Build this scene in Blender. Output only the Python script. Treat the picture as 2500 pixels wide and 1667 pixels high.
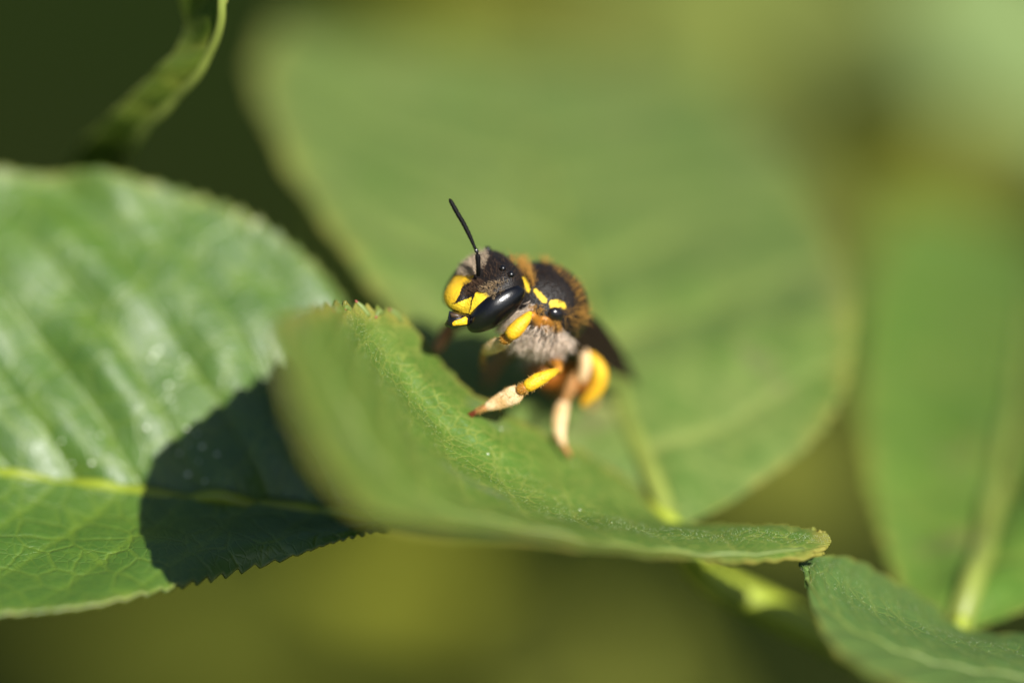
import bpy, bmesh, math, random
import numpy as np
from mathutils import Vector, Matrix

for o in list(bpy.data.objects):
    bpy.data.objects.remove(o, do_unlink=True)
S = bpy.context.scene
COL = S.collection
random.seed(7)
RNG = np.random.default_rng(7)

# ------------------------------------------------------------------ camera
# one unit is one centimetre; the focused point stands 14 cm above the soil
S.unit_settings.scale_length = 0.01
PITCH = math.radians(30.0)
DIST = 22.5
WIDTH = 4.5
FOCUS = np.array([0.0, 0.0, 14.0])
RIGHT = np.array([1.0, 0.0, 0.0])
FWD = np.array([0.0, math.cos(PITCH), -math.sin(PITCH)])
UPC = np.array([0.0, math.sin(PITCH), math.cos(PITCH)])
EYE = FOCUS - DIST * FWD
cam_data = bpy.data.cameras.new('camera')
cam = bpy.data.objects.new('camera', cam_data)
COL.objects.link(cam)
cam.location = EYE
cam.rotation_euler = (math.pi / 2 - PITCH, 0, 0)
cam_data.sensor_width = 36
cam_data.lens = 180
cam_data.clip_start = 0.05
cam_data.clip_end = 20000
cam_data.dof.use_dof = True
cam_data.dof.focus_distance = DIST
cam_data.dof.aperture_fstop = 0.073
cam_data.dof.aperture_blades = 0
S.camera = cam

# ------------------------------------------------------------------ world and sun
def cam_vec(x, y, z):
    """camera frame (right, away, up) -> world"""
    return RIGHT * x + FWD * y + UPC * z

TO_SUN = cam_vec(0.34, -0.88, 0.33)
TO_SUN = TO_SUN / np.linalg.norm(TO_SUN)
world = bpy.data.worlds.new('World')
S.world = world
world.use_nodes = True
wn = world.node_tree.nodes
wl = world.node_tree.links
wn.clear()
sky = wn.new('ShaderNodeTexSky')
sky.sky_type = 'NISHITA'
sky.sun_disc = False
sky.sun_elevation = math.asin(TO_SUN[2])
sky.sun_rotation = math.atan2(TO_SUN[0], TO_SUN[1])
bgn = wn.new('ShaderNodeBackground')
bgn.inputs['Strength'].default_value = 0.05
wo = wn.new('ShaderNodeOutputWorld')
wl.new(sky.outputs[0], bgn.inputs[0])
wl.new(bgn.outputs[0], wo.inputs[0])

sun_data = bpy.data.lights.new('sun', 'SUN')
sun_data.energy = 5.0
sun_data.angle = math.radians(0.53)
sun_data.color = (1.0, 0.96, 0.89)
sun = bpy.data.objects.new('sun', sun_data)
COL.objects.link(sun)
sun.location = FOCUS + TO_SUN * 60
sun.rotation_euler = Vector(TO_SUN).to_track_quat('Z', 'Y').to_euler()

S.view_settings.view_transform = 'Standard'
S.view_settings.look = 'None'
S.view_settings.gamma = 1.0
S.view_settings.exposure = 0.78
S.view_settings.use_curve_mapping = False
S.cycles.use_denoising = True
S.cycles.max_bounces = 6
S.cycles.transparent_max_bounces = 12
S.cycles.sample_clamp_indirect = 6.0

# ------------------------------------------------------------------ helpers
def P(px, py, d=0.0):
    """the point that lies d cm behind the focused plane in the direction of (px, py)"""
    k = (DIST + d) / DIST * WIDTH / 2500.0
    return EYE + FWD * (DIST + d) + RIGHT * ((px - 1250.0) * k) + UPC * ((833.5 - py) * k)

def pix(pts):
    """world points -> photo coordinates and depth"""
    q = np.asarray(pts) - EYE
    dep = q @ FWD
    k = dep / DIST * WIDTH / 2500.0
    return 1250.0 + (q @ RIGHT) / k, 833.5 - (q @ UPC) / k, dep - DIST

def tag(o, label=None, cat=None, group=None, kind=None):
    if label: o['label'] = label
    if cat: o['category'] = cat
    if group: o['group'] = group
    if kind: o['kind'] = kind
    return o

def empty(name, loc):
    o = bpy.data.objects.new(name, None)
    COL.objects.link(o)
    o.location = Vector([float(c) for c in loc])
    o.empty_display_size = 0.2
    return o

def link(name, verts, faces, mat, parent=None, smooth=True, uv=None, attrs=None):
    me = bpy.data.meshes.new(name)
    me.from_pydata([tuple(map(float, v)) for v in verts], [], [tuple(int(i) for i in f) for f in faces])
    if smooth:
        me.polygons.foreach_set('use_smooth', [True] * len(me.polygons))
    if uv is not None:
        lay = me.uv_layers.new(name='UVMap')
        idx = np.empty(len(me.loops), dtype=np.int64)
        me.loops.foreach_get('vertex_index', idx)
        lay.data.foreach_set('uv', np.asarray(uv, dtype=np.float32)[idx].ravel())
    for an, av in (attrs or {}).items():
        av = np.asarray(av, dtype=np.float32)
        if av.ndim == 1:
            a = me.attributes.new(an, 'FLOAT', 'POINT')
            a.data.foreach_set('value', av)
        else:
            a = me.attributes.new(an, 'FLOAT_COLOR', 'POINT')
            a.data.foreach_set('color', np.c_[av[:, :3], np.ones(len(av))].astype(np.float32).ravel())
    me.materials.append(mat)
    o = bpy.data.objects.new(name, me)
    COL.objects.link(o)
    if parent is not None:
        put(o, parent)
    return o

def put(o, parent):
    """parent without moving: things stand at their base, their parts carry world coordinates"""
    o.parent = parent
    o.matrix_parent_inverse = Matrix.Translation(-parent.location) if parent.type == 'EMPTY' else Matrix.Identity(4)

def crom(A, n):
    """Catmull-Rom resampling of A (k, ...) along its first axis to n samples"""
    A = np.asarray(A, dtype=float)
    k = len(A)
    B = np.concatenate([[2 * A[0] - A[1]], A, [2 * A[-1] - A[-2]]])
    t = np.linspace(0, k - 1, n)
    i = np.minimum(t.astype(int), k - 2)
    f = (t - i).reshape((-1,) + (1,) * (A.ndim - 1))
    p0, p1, p2, p3 = B[i], B[i + 1], B[i + 2], B[i + 3]
    return 0.5 * (2 * p1 + (p2 - p0) * f + (2 * p0 - 5 * p1 + 4 * p2 - p3) * f ** 2 + (3 * p1 - p0 - 3 * p2 + p3) * f ** 3)

def smoothnoise(x, y, seed):
    r = np.random.default_rng(seed)
    s = np.zeros_like(x)
    for _ in range(7):
        a = r.uniform(0, 6.28)
        fq = r.uniform(0.6, 1.6)
        s += np.sin((x * math.cos(a) + y * math.sin(a)) * fq * 6.28 + r.uniform(0, 6.28))
    return s / 7

def tube(path, radii, nseg=12, flat=None, caps=True):
    """round (or flattened) tube through world points; returns verts, faces"""
    path = np.asarray(path, float)
    n = len(path)
    T = np.gradient(path, axis=0)
    T /= np.linalg.norm(T, axis=1)[:, None] + 1e-12
    ref = np.array([0.31, 0.2, 0.93])
    V, F = [], []
    u = np.cross(T[0], ref); u /= np.linalg.norm(u)
    for i in range(n):
        u = u - T[i] * (u @ T[i]); u /= np.linalg.norm(u)
        w = np.cross(T[i], u)
        if flat is not None:
            a = flat[0] - T[i] * (flat[0] @ T[i]); a /= np.linalg.norm(a)
            uu, ww, fu = a, np.cross(T[i], a), flat[1]
        else:
            uu, ww, fu = u, w, 1.0
        for k in range(nseg):
            an = 2 * math.pi * k / nseg
            V.append(path[i] + radii[i] * (fu * math.cos(an) * uu + math.sin(an) * ww))
    for i in range(n - 1):
        for k in range(nseg):
            k2 = (k + 1) % nseg
            F.append((i * nseg + k, i * nseg + k2, (i + 1) * nseg + k2, (i + 1) * nseg + k))
    if caps:
        F.append(tuple(range(nseg))[::-1])
        F.append(tuple((n - 1) * nseg + k for k in range(nseg)))
    return np.array(V), F

def limb(pts, rad, n=18, nseg=14, flat=None):
    """tapered rounded segment: pts are world points, rad their radii; ends close to a dome"""
    pp = crom(np.array(pts), n)
    rr = crom(np.array(rad, float)[:, None], n)[:, 0]
    t = np.linspace(0, 1, n)
    L = np.linalg.norm(np.diff(pp, axis=0), axis=1).sum()
    e0 = np.clip(t * L / max(rr[0], 1e-4), 0, 1); e1 = np.clip((1 - t) * L / max(rr[-1], 1e-4), 0, 1)
    cap = np.sqrt(np.clip(1 - (1 - e0) ** 2, 0, 1)) * np.sqrt(np.clip(1 - (1 - e1) ** 2, 0, 1))
    return tube(pp, np.maximum(rr * cap, 0.0012), nseg, flat)

# ------------------------------------------------------------------ materials
class NT:
    def __init__(s, name):
        s.m = bpy.data.materials.new(name)
        s.m.use_nodes = True
        s.t = s.m.node_tree
        s.t.nodes.clear()
        s.out = s.n('ShaderNodeOutputMaterial')
    def n(s, ty, **kw):
        nd = s.t.nodes.new(ty)
        for k, v in kw.items():
            setattr(nd, k, v)
        return nd
    def set(s, node, **kw):
        for k, v in kw.items():
            node.inputs[k.replace('_', ' ')].default_value = v
        return node
    def l(s, a, b):
        s.t.links.new(a, b)
    def mix(s, fac, a, b, blend='MIX'):
        nd = s.n('ShaderNodeMix', data_type='RGBA', blend_type=blend)
        for sock, val in ((nd.inputs[0], fac), (nd.inputs[6], a), (nd.inputs[7], b)):
            if hasattr(val, 'links') or hasattr(val, 'is_linked'):
                s.l(val, sock)
            elif isinstance(val, (int, float)):
                sock.default_value = val
            else:
                sock.default_value = (*val, 1)
        return nd.outputs[2]
    def ramp(s, src, a, b):
        nd = s.n('ShaderNodeMapRange')
        nd.inputs[1].default_value = a
        nd.inputs[2].default_value = b
        s.l(src, nd.inputs[0])
        return nd.outputs[0]
    def math(s, op, a, b=0.0):
        nd = s.n('ShaderNodeMath', operation=op)
        for sock, val in ((nd.inputs[0], a), (nd.inputs[1], b)):
            if isinstance(val, (int, float)):
                sock.default_value = val
            else:
                s.l(val, sock)
        return nd.outputs[0]

def leaf_material(name, base, pale, vein, edge=(0.30, 0.26, 0.05), trans=(0.20, 0.30, 0.02), tfac=0.30, rough=0.45, spec=0.22,
                  cell=9.0, bump=0.35, blotch=None, sheen=0.0, fine=1.0, vstr=0.75, estr=1.0, coat=0.0):
    t = NT(name)
    uv = t.n('ShaderNodeUVMap', uv_map='UVMap')
    n1 = t.n('ShaderNodeTexNoise'); t.set(n1, Scale=1.3, Detail=4.0, Roughness=0.55); t.l(uv.outputs[0], n1.inputs['Vector'])
    n2 = t.n('ShaderNodeTexNoise'); t.set(n2, Scale=9.0, Detail=5.0, Roughness=0.6); t.l(uv.outputs[0], n2.inputs['Vector'])
    # net of fine veins
    wob = t.n('ShaderNodeVectorMath', operation='MULTIPLY_ADD')
    t.l(n2.outputs['Color'], wob.inputs[0]); wob.inputs[1].default_value = (0.05, 0.05, 0); t.l(uv.outputs[0], wob.inputs[2])
    vo = t.n('ShaderNodeTexVoronoi', feature='DISTANCE_TO_EDGE'); t.set(vo, Scale=cell); t.l(wob.outputs[0], vo.inputs['Vector'])
    vs = t.n('ShaderNodeTexVoronoi', feature='DISTANCE_TO_EDGE'); t.set(vs, Scale=cell * 3.3); t.l(wob.outputs[0], vs.inputs['Vector'])
    net = t.math('SUBTRACT', 1.0, t.ramp(vo.outputs['Distance'], 0.0, 0.075))
    nets = t.math('SUBTRACT', 1.0, t.ramp(vs.outputs['Distance'], 0.0, 0.10))
    va = t.n('ShaderNodeAttribute', attribute_name='vein')
    ea = t.n('ShaderNodeAttribute', attribute_name='edge')
    c = t.mix(t.ramp(n1.outputs['Fac'], 0.35, 0.68), base, pale)
    c = t.mix(t.math('MULTIPLY', t.ramp(n2.outputs['Fac'], 0.45, 0.75), 0.35), c, [x * 1.5 for x in pale])
    if blotch:
        n3 = t.n('ShaderNodeTexNoise'); t.set(n3, Scale=2.1, Detail=2.0); t.l(uv.outputs[0], n3.inputs['Vector'])
        c = t.mix(t.math('MULTIPLY', t.ramp(n3.outputs['Fac'], 0.60, 0.72), 0.6), c, blotch)
    c = t.mix(t.math('MULTIPLY', net, 0.40 * fine), c, vein)
    c = t.mix(t.math('MULTIPLY', nets, 0.22 * fine), c, vein)
    c = t.mix(t.math('MULTIPLY', va.outputs['Fac'], vstr), c, vein)
    c = t.mix(t.math('MULTIPLY', ea.outputs['Fac'], t.math('MULTIPLY', estr, t.math('ADD', 0.35, t.ramp(n2.outputs['Fac'], 0.4, 0.6)))), c, edge)
    pr = t.n('ShaderNodeBsdfPrincipled')
    t.l(c, pr.inputs['Base Color'])
    t.set(pr, Roughness=rough)
    pr.inputs['Specular IOR Level'].default_value = spec
    pr.inputs['Sheen Weight'].default_value = sheen
    pr.inputs['Sheen Roughness'].default_value = 0.4
    pr.inputs['Coat Weight'].default_value = coat
    pr.inputs['Coat Roughness'].default_value = 0.5
    hgt = t.math('SUBTRACT', t.math('MULTIPLY', n2.outputs['Fac'], 0.5), t.math('ADD', t.math('MULTIPLY', net, 0.5), t.math('MULTIPLY', nets, 0.22)))
    bp = t.n('ShaderNodeBump'); t.set(bp, Strength=bump, Distance=0.02); t.l(hgt, bp.inputs['Height']); t.l(bp.outputs[0], pr.inputs['Normal'])
    tr = t.n('ShaderNodeBsdfTranslucent')
    t.l(t.mix(0.35, trans, c), tr.inputs['Color'])
    ms = t.n('ShaderNodeMixShader'); ms.inputs[0].default_value = tfac
    t.l(pr.outputs[0], ms.inputs[1]); t.l(tr.outputs[0], ms.inputs[2]); t.l(ms.outputs[0], t.out.inputs[0])
    return t.m

def plain(name, col, rough=0.5, spec=0.5, var=0.25, scale=18.0, bump=0.0, trans=0.0, attr=None, coat=0.0, coat_rough=0.05, bscale=60.0):
    t = NT(name)
    tc = t.n('ShaderNodeTexCoord')
    n1 = t.n('ShaderNodeTexNoise'); t.set(n1, Scale=scale, Detail=4.0); t.l(tc.outputs['Object'], n1.inputs['Vector'])
    if attr:
        a = t.n('ShaderNodeAttribute', attribute_name=attr); src = a.outputs['Color']
        dark = t.mix(1.0, src, (1 - var,) * 3, 'MULTIPLY')
        c = t.mix(t.ramp(n1.outputs['Fac'], 0.3, 0.7), dark, src)
    else:
        c = t.mix(t.ramp(n1.outputs['Fac'], 0.3, 0.7), [x * (1 - var) for x in col], [x * (1 + var) for x in col])
    pr = t.n('ShaderNodeBsdfPrincipled')
    t.l(c, pr.inputs['Base Color']); t.set(pr, Roughness=rough)
    pr.inputs['Specular IOR Level'].default_value = spec
    pr.inputs['Coat Weight'].default_value = coat
    pr.inputs['Coat Roughness'].default_value = coat_rough
    if bump:
        nb = t.n('ShaderNodeTexVoronoi'); t.set(nb, Scale=bscale); t.l(tc.outputs['Object'], nb.inputs['Vector'])
        bp = t.n('ShaderNodeBump'); t.set(bp, Strength=bump, Distance=0.004); t.l(nb.outputs['Distance'], bp.inputs['Height']); t.l(bp.outputs[0], pr.inputs['Normal'])
    if trans:
        tr = t.n('ShaderNodeBsdfTranslucent'); t.l(c, tr.inputs['Color'])
        ms = t.n('ShaderNodeMixShader'); ms.inputs[0].default_value = trans
        t.l(pr.outputs[0], ms.inputs[1]); t.l(tr.outputs[0], ms.inputs[2]); t.l(ms.outputs[0], t.out.inputs[0])
    else:
        t.l(pr.outputs[0], t.out.inputs[0])
    return t.m

def far_material(name, base, pale, vein, tfac=0.2):
    t = NT(name)
    uv = t.n('ShaderNodeUVMap', uv_map='UVMap')
    n1 = t.n('ShaderNodeTexNoise'); t.set(n1, Scale=1.0, Detail=2.0); t.l(uv.outputs[0], n1.inputs['Vector'])
    va = t.n('ShaderNodeAttribute', attribute_name='vein')
    c = t.mix(t.ramp(n1.outputs['Fac'], 0.35, 0.65), base, pale)
    c = t.mix(t.math('MULTIPLY', va.outputs['Fac'], 0.5), c, vein)
    pr = t.n('ShaderNodeBsdfPrincipled'); t.set(pr, Roughness=0.6); pr.inputs['Specular IOR Level'].default_value = 0.2; t.l(c, pr.inputs['Base Color'])
    tr = t.n('ShaderNodeBsdfTranslucent'); t.l(c, tr.inputs['Color'])
    ms = t.n('ShaderNodeMixShader'); ms.inputs[0].default_value = tfac
    t.l(pr.outputs[0], ms.inputs[1]); t.l(tr.outputs[0], ms.inputs[2]); t.l(ms.outputs[0], t.out.inputs[0])
    return t.m

GREEN = dict(base=(0.070, 0.156, 0.017), pale=(0.112, 0.190, 0.032), vein=(0.26, 0.30, 0.06))
M = {}
M['leaf_perch'] = leaf_material('leaf_perch', **GREEN, cell=16.0, bump=0.45, tfac=0.25, rough=0.52, fine=1.6, vstr=0.5, estr=0.65, blotch=(0.13, 0.18, 0.09))
M['leaf_big'] = leaf_material('leaf_big', base=(0.078, 0.150, 0.026), pale=(0.128, 0.182, 0.044), vein=(0.30, 0.34, 0.09), blotch=(0.15, 0.14, 0.065), cell=6, bump=0.25, tfac=0.22, rough=0.55, fine=0.6, vstr=0.6, estr=0.45)
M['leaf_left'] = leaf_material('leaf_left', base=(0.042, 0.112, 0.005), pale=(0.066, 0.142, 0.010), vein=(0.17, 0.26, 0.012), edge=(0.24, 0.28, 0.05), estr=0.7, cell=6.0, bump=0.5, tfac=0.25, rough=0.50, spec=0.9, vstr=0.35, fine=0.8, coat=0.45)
M['leaf_right'] = leaf_material('leaf_right', base=(0.072, 0.162, 0.020), pale=(0.112, 0.194, 0.030), vein=(0.24, 0.28, 0.05), blotch=(0.15, 0.14, 0.05), cell=6, bump=0.25, tfac=0.22, rough=0.55, fine=0.6, vstr=0.4, estr=0.4)
M['leaf_low'] = leaf_material('leaf_low', base=(0.072, 0.152, 0.032), pale=(0.100, 0.178, 0.042), vein=(0.22, 0.27, 0.06), cell=15, bump=0.4, tfac=0.25, rough=0.5, vstr=0.2, estr=0.6)
M['leaf_hang'] = leaf_material('leaf_hang', base=(0.110, 0.180, 0.018), pale=(0.150, 0.210, 0.030), vein=(0.30, 0.34, 0.05), edge=(0.45,0.48,0.12), cell=6, bump=0.2, tfac=0.45, rough=0.45)
M['leaf_far_pale'] = far_material('leaf_far_pale', base=(0.13, 0.20, 0.06), pale=(0.17, 0.24, 0.08), vein=(0.24, 0.28, 0.12), tfac=0.2)
M['leaf_far_olive'] = far_material('leaf_far_olive', base=(0.068, 0.082, 0.004), pale=(0.100, 0.112, 0.007), vein=(0.2, 0.2, 0.03), tfac=0.2)
M['leaf_far_tan'] = far_material('leaf_far_tan', base=(0.115, 0.135, 0.010), pale=(0.150, 0.165, 0.014), vein=(0.25, 0.23, 0.04), tfac=0.2)
M['leaf_far_mid'] = far_material('leaf_far_mid', base=(0.100, 0.130, 0.020), pale=(0.135, 0.160, 0.028), vein=(0.16, 0.18, 0.04))
M['leaf_far_yellow'] = far_material('leaf_far_yellow', base=(0.19, 0.205, 0.012), pale=(0.24, 0.25, 0.016), vein=(0.28, 0.27, 0.04))
M['leaf_far_dark'] = far_material('leaf_far_dark', base=(0.020, 0.034, 0.006), pale=(0.030, 0.042, 0.008), vein=(0.05, 0.06, 0.01), tfac=0.2)
M['midrib'] = plain('midrib', (0.22, 0.27, 0.05), rough=0.45, var=0.15, scale=6, trans=0.2)
M['midrib_leaf'] = plain('midrib_leaf', (0.16, 0.22, 0.05), rough=0.45, var=0.15, scale=6, trans=0.2)
M['midrib_left'] = plain('midrib_left', (0.21, 0.27, 0.02), rough=0.4, var=0.15, scale=6, trans=0.2)
M['stem'] = plain('stem', (0.30, 0.37, 0.03), rough=0.45, var=0.2, scale=3, trans=0.15)
M['stem_dark'] = plain('stem_dark', (0.06, 0.07, 0.012), rough=0.6, var=0.3, scale=3)
M['tooth'] = plain('tooth', (0.22, 0.05, 0.03), rough=0.4, var=0.3)
M['bristle'] = plain('bristle', (0.40, 0.48, 0.28), rough=0.3, var=0.2, trans=0.3)
M['glint_bead'] = plain('glint_bead', (0.66, 0.72, 0.55), rough=0.12, spec=0.9, var=0.1)  # pale tone stands in for sun glints on the leaves

# ------------------------------------------------------------------ ground
def soil_material():
    t = NT('soil')
    tc = t.n('ShaderNodeTexCoord')
    n1 = t.n('ShaderNodeTexNoise'); t.set(n1, Scale=0.12, Detail=6.0); t.l(tc.outputs['Object'], n1.inputs['Vector'])
    n2 = t.n('ShaderNodeTexNoise'); t.set(n2, Scale=2.2, Detail=6.0); t.l(tc.outputs['Object'], n2.inputs['Vector'])
    c = t.mix(t.ramp(n1.outputs['Fac'], 0.38, 0.62), (0.010, 0.014, 0.002), (0.007, 0.016, 0.001))  # shade from the plants is put into these very dark tones
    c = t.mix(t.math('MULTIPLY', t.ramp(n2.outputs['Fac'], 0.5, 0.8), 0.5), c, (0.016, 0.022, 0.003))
    pr = t.n('ShaderNodeBsdfPrincipled'); t.set(pr, Roughness=0.95); pr.inputs['Specular IOR Level'].default_value = 0.05; t.l(c, pr.inputs['Base Color'])
    bp = t.n('ShaderNodeBump'); t.set(bp, Strength=0.6, Distance=0.4); t.l(n2.outputs['Fac'], bp.inputs['Height']); t.l(bp.outputs[0], pr.inputs['Normal'])
    t.l(pr.outputs[0], t.out.inputs[0])
    return t.m

gx = np.unique(np.concatenate([np.linspace(-60, 60, 61), np.array([-9000, -3000, -1000, -300, -120, 120, 300, 1000, 3000, 9000])]))
gy = gx + 30
gv, gf = [], []
for j, y in enumerate(gy):
    for i, x in enumerate(gx):
        a = np.array([x * 0.05]); b = np.array([y * 0.05])
        near = 1.0 if abs(x) < 61 and abs(y - 30) < 61 else 0.0
        gv.append((x, y, near * 0.6 * float(smoothnoise(a, b, 3)[0])))
n_ = len(gx)
for j in range(n_ - 1):
    for i in range(n_ - 1):
        gf.append((j * n_ + i, j * n_ + i + 1, (j + 1) * n_ + i + 1, (j + 1) * n_ + i))
ground = link('ground', gv, gf, soil_material())
tag(ground, kind='structure', label='dark soil far below the leaves, shade put into its colour')

# ------------------------------------------------------------------ leaves
LEAVES = {}
def leaf(name, rows, parent, mat, nu=180, nv=110, mid=0.5, nveins=9, slope=0.5, teeth=(26, 0.02), sides=('v0', 'v1'), relief=0.012,
         ridge=None, edge_w=0.035, seed=1, rib=(0.035, 0.008), rib_mat='midrib', label=None, thick=0.014, wave=0.01, vw=0.05, rib_end=0.97, key=None, low=1.0, rough=0.9):
    C = np.array([[P(*c) for c in r] for r in rows])
    G = crom(C, nu)                                   # along u
    G = np.swapaxes(crom(np.swapaxes(G, 0, 1), nv), 0, 1)   # across v
    U, V = np.meshgrid(np.linspace(0, 1, nu), np.linspace(0, 1, nv), indexing='ij')
    # arc lengths for the pattern
    su = np.concatenate([[0], np.cumsum(np.linalg.norm(np.diff(G[:, nv // 2], axis=0), axis=1))])
    sv = np.linalg.norm(np.diff(G, axis=1), axis=2)
    sv = np.concatenate([np.zeros((nu, 1)), np.cumsum(sv, axis=1)], axis=1)
    im = int(round(mid * (nv - 1)))
    tt = sv - sv[:, im:im + 1]
    ss = np.repeat(su[:, None], nv, axis=1)
    Lu = su[-1]
    # teeth along the margins
    nt, amp = teeth
    if amp:
        ph = U * nt + 0.25 * np.sin(U * 23 + seed)
        saw = (ph % 1.0); saw = np.where(saw < 0.78, saw / 0.78, (1 - saw) / 0.22)
        var = 0.6 + 0.4 * np.sin(np.floor(ph) * 12.9898 + seed)
        tv = np.gradient(G, axis=1); tv /= np.linalg.norm(tv, axis=2)[..., None] + 1e-9
        if 'v0' in sides:
            w = np.clip(1 - V / 0.06, 0, 1); G = G - tv * (w * saw * var * amp)[..., None]
        if 'v1' in sides:
            w = np.clip(1 - (1 - V) / 0.06, 0, 1); G = G + tv * (w * saw * var * amp)[..., None]
        ph = V * nt * 0.5; saw = (ph % 1.0); saw = np.where(saw < 0.7, saw / 0.7, (1 - saw) / 0.3)
        tu = np.gradient(G, axis=0); tu /= np.linalg.norm(tu, axis=2)[..., None] + 1e-9
        if 'u0' in sides:
            w = np.clip(1 - U / 0.035, 0, 1); G = G - tu * (w * saw * amp)[..., None]
        if 'u1' in sides:
            w = np.clip(1 - (1 - U) / 0.035, 0, 1); G = G + tu * (w * saw * amp)[..., None]
    du = np.gradient(G, axis=0); dv = np.gradient(G, axis=1)
    N = np.cross(du, dv); N /= np.linalg.norm(N, axis=2)[..., None] + 1e-9
    if np.mean(N @ (EYE - FOCUS)) < 0:
        N = -N
    # side veins with a soft swelling between them
    q = (ss - np.abs(tt) * slope) / Lu * nveins + 0.12 * smoothnoise(ss, tt, seed) + (tt > 0) * 0.35
    fr = np.abs(q - np.round(q)) / nveins * Lu
    grow = np.clip(1 - np.abs(tt) / (np.abs(tt).max(axis=1, keepdims=True) + 1e-6), 0, 1)
    vein = np.exp(-(fr / (vw * (0.35 + 0.65 * grow))) ** 2)
    rib_h = np.exp(-(tt / 0.09) ** 2)
    puff = np.cos(np.clip(fr * 2 * nveins / Lu, 0, 1) * math.pi) * -0.5 + 0.5
    h = relief * puff - relief * 0.6 * vein - relief * 1.5 * rib_h + relief * rough * smoothnoise(ss * 2.2, tt * 2.2, seed + 5)
    h = h * np.where(V < mid, low, 1.0)
    h = h + wave * smoothnoise(ss * 0.55, tt * 0.55, seed + 9)
    G = G + N * h[..., None]
    ed = np.maximum(np.exp(-(V / edge_w) ** 2) if 'v0' in sides else 0, np.exp(-((1 - V) / edge_w) ** 2) if 'v1' in sides else 0)
    if 'u0' in sides: ed = np.maximum(ed, np.exp(-(U / edge_w) ** 2))
    if 'u1' in sides: ed = np.maximum(ed, np.exp(-((1 - U) / edge_w) ** 2))
    idx = np.arange(nu * nv).reshape(nu, nv)
    F = np.stack([idx[:-1, :-1], idx[1:, :-1], idx[1:, 1:], idx[:-1, 1:]], axis=-1).reshape(-1, 4)
    # make the front face the upper one
    Vt = G.reshape(-1, 3)
    fn = np.cross(du, dv)[nu // 2, nv // 2]
    if fn @ N[nu // 2, nv // 2] < 0:
        F = F[:, ::-1]
    o = link('leaf', Vt, F, mat, parent, uv=np.c_[ss.ravel(), tt.ravel()], attrs={'vein': np.clip(vein * (0.35 + 0.65 * grow), 0, 1).ravel(), 'edge': ed.ravel()})
    if label: o['label'] = label
    sm = o.modifiers.new('thickness', 'SOLIDIFY'); sm.thickness = thick; sm.offset = -1
    if rib:
        n = 60
        ii = np.linspace(0, int(rib_end * (nu - 1)), n).astype(int)
        path = G[ii, im] + N[ii, im] * rib[1] * 0.3
        rv, rf = tube(path, np.linspace(rib[0], rib[1], n), 10)
        link('midrib', rv, rf, M[rib_mat], o)
    LEAVES[key or name] = (G, N, o)
    return o

def stem(name, pts, rad, mat, parent, n=60):
    pp = crom(np.array(pts), n); rr = crom(np.array(rad, float)[:, None], n)[:, 0]
    v, f = tube(pp, rr, 14)
    return link(name, v, f, mat, parent)

def on_ground(x, y):
    return np.array([x, y, -0.6])

# the shoot that carries the bee
rootA = P(2420, 1900, 2.0)
shoot = empty('leafy_shoot', on_ground(rootA[0] + 1, rootA[1] + 1.5))
tag(shoot, 'green serrated leaf shoot in sunlight with the bee standing on it', 'plant')
BASE1 = (1640, 1285, 0.62)
BASE2 = (2335, 1540, 0.62)
stem('stem', [P(1560, 1215, 0.82), P(*BASE1), P(1712, 1395, 0.85), P(1850, 1472, 0.95), P(2020, 1556, 1.1), P(2200, 1660, 1.25), P(2420, 1900, 1.9), P(2700, 2700, 3.5), on_ground(rootA[0] + 1, rootA[1] + 1.5)],
     [0.03, 0.05, 0.070, 0.085, 0.08, 0.08, 0.09, 0.1, 0.12], M['stem'], shoot, 120)
stem('stem', [P(2200, 1660, 1.25), P(2280, 1610, 0.9), P(*BASE2), P(2350, 1500, 0.62)], [0.05, 0.045, 0.04, 0.03], M['stem'], shoot)

big_rows = [
    [(1625, 1287, .60), (1632, 1285, .60), (1640, 1282, .60), (1650, 1284, .60), (1660, 1285, .60)],
    [(1400, 1215, .80), (1500, 1205, .78), (1598, 1170, .74), (1700, 1200, .72), (1800, 1212, .72)],
    [(1130, 1010, .80), (1340, 1040, .92), (1540, 1015, .98), (1790, 1040, .95), (2008, 1040, .95)],
    [(925, 730, 1.10), (1210, 800, 1.20), (1475, 830, 1.40), (1790, 830, 1.35), (2075, 830, 1.35)],
    [(715, 430, 1.75), (1000, 550, 1.85), (1385, 600, 2.15), (1730, 590, 2.3), (2045, 610, 2.4)],
    [(632, 190, 2.6), (880, 320, 2.9), (1280, 350, 3.3), (1630, 370, 3.5), (1940, 390, 3.6)],
    [(690, 40, 3.6), (900, 105, 4.2), (1200, 120, 4.8), (1500, 150, 5.0), (1770, 220, 5.0)],
]
leaf('leaf', big_rows, shoot, M['leaf_big'], mid=0.5, nveins=7, slope=0.55, teeth=(30, 0.03), relief=0.02, wave=0.05, rib=(0.055, 0.012), seed=3, key='big',
     label='broad pale green blade rising behind the bee')
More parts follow.
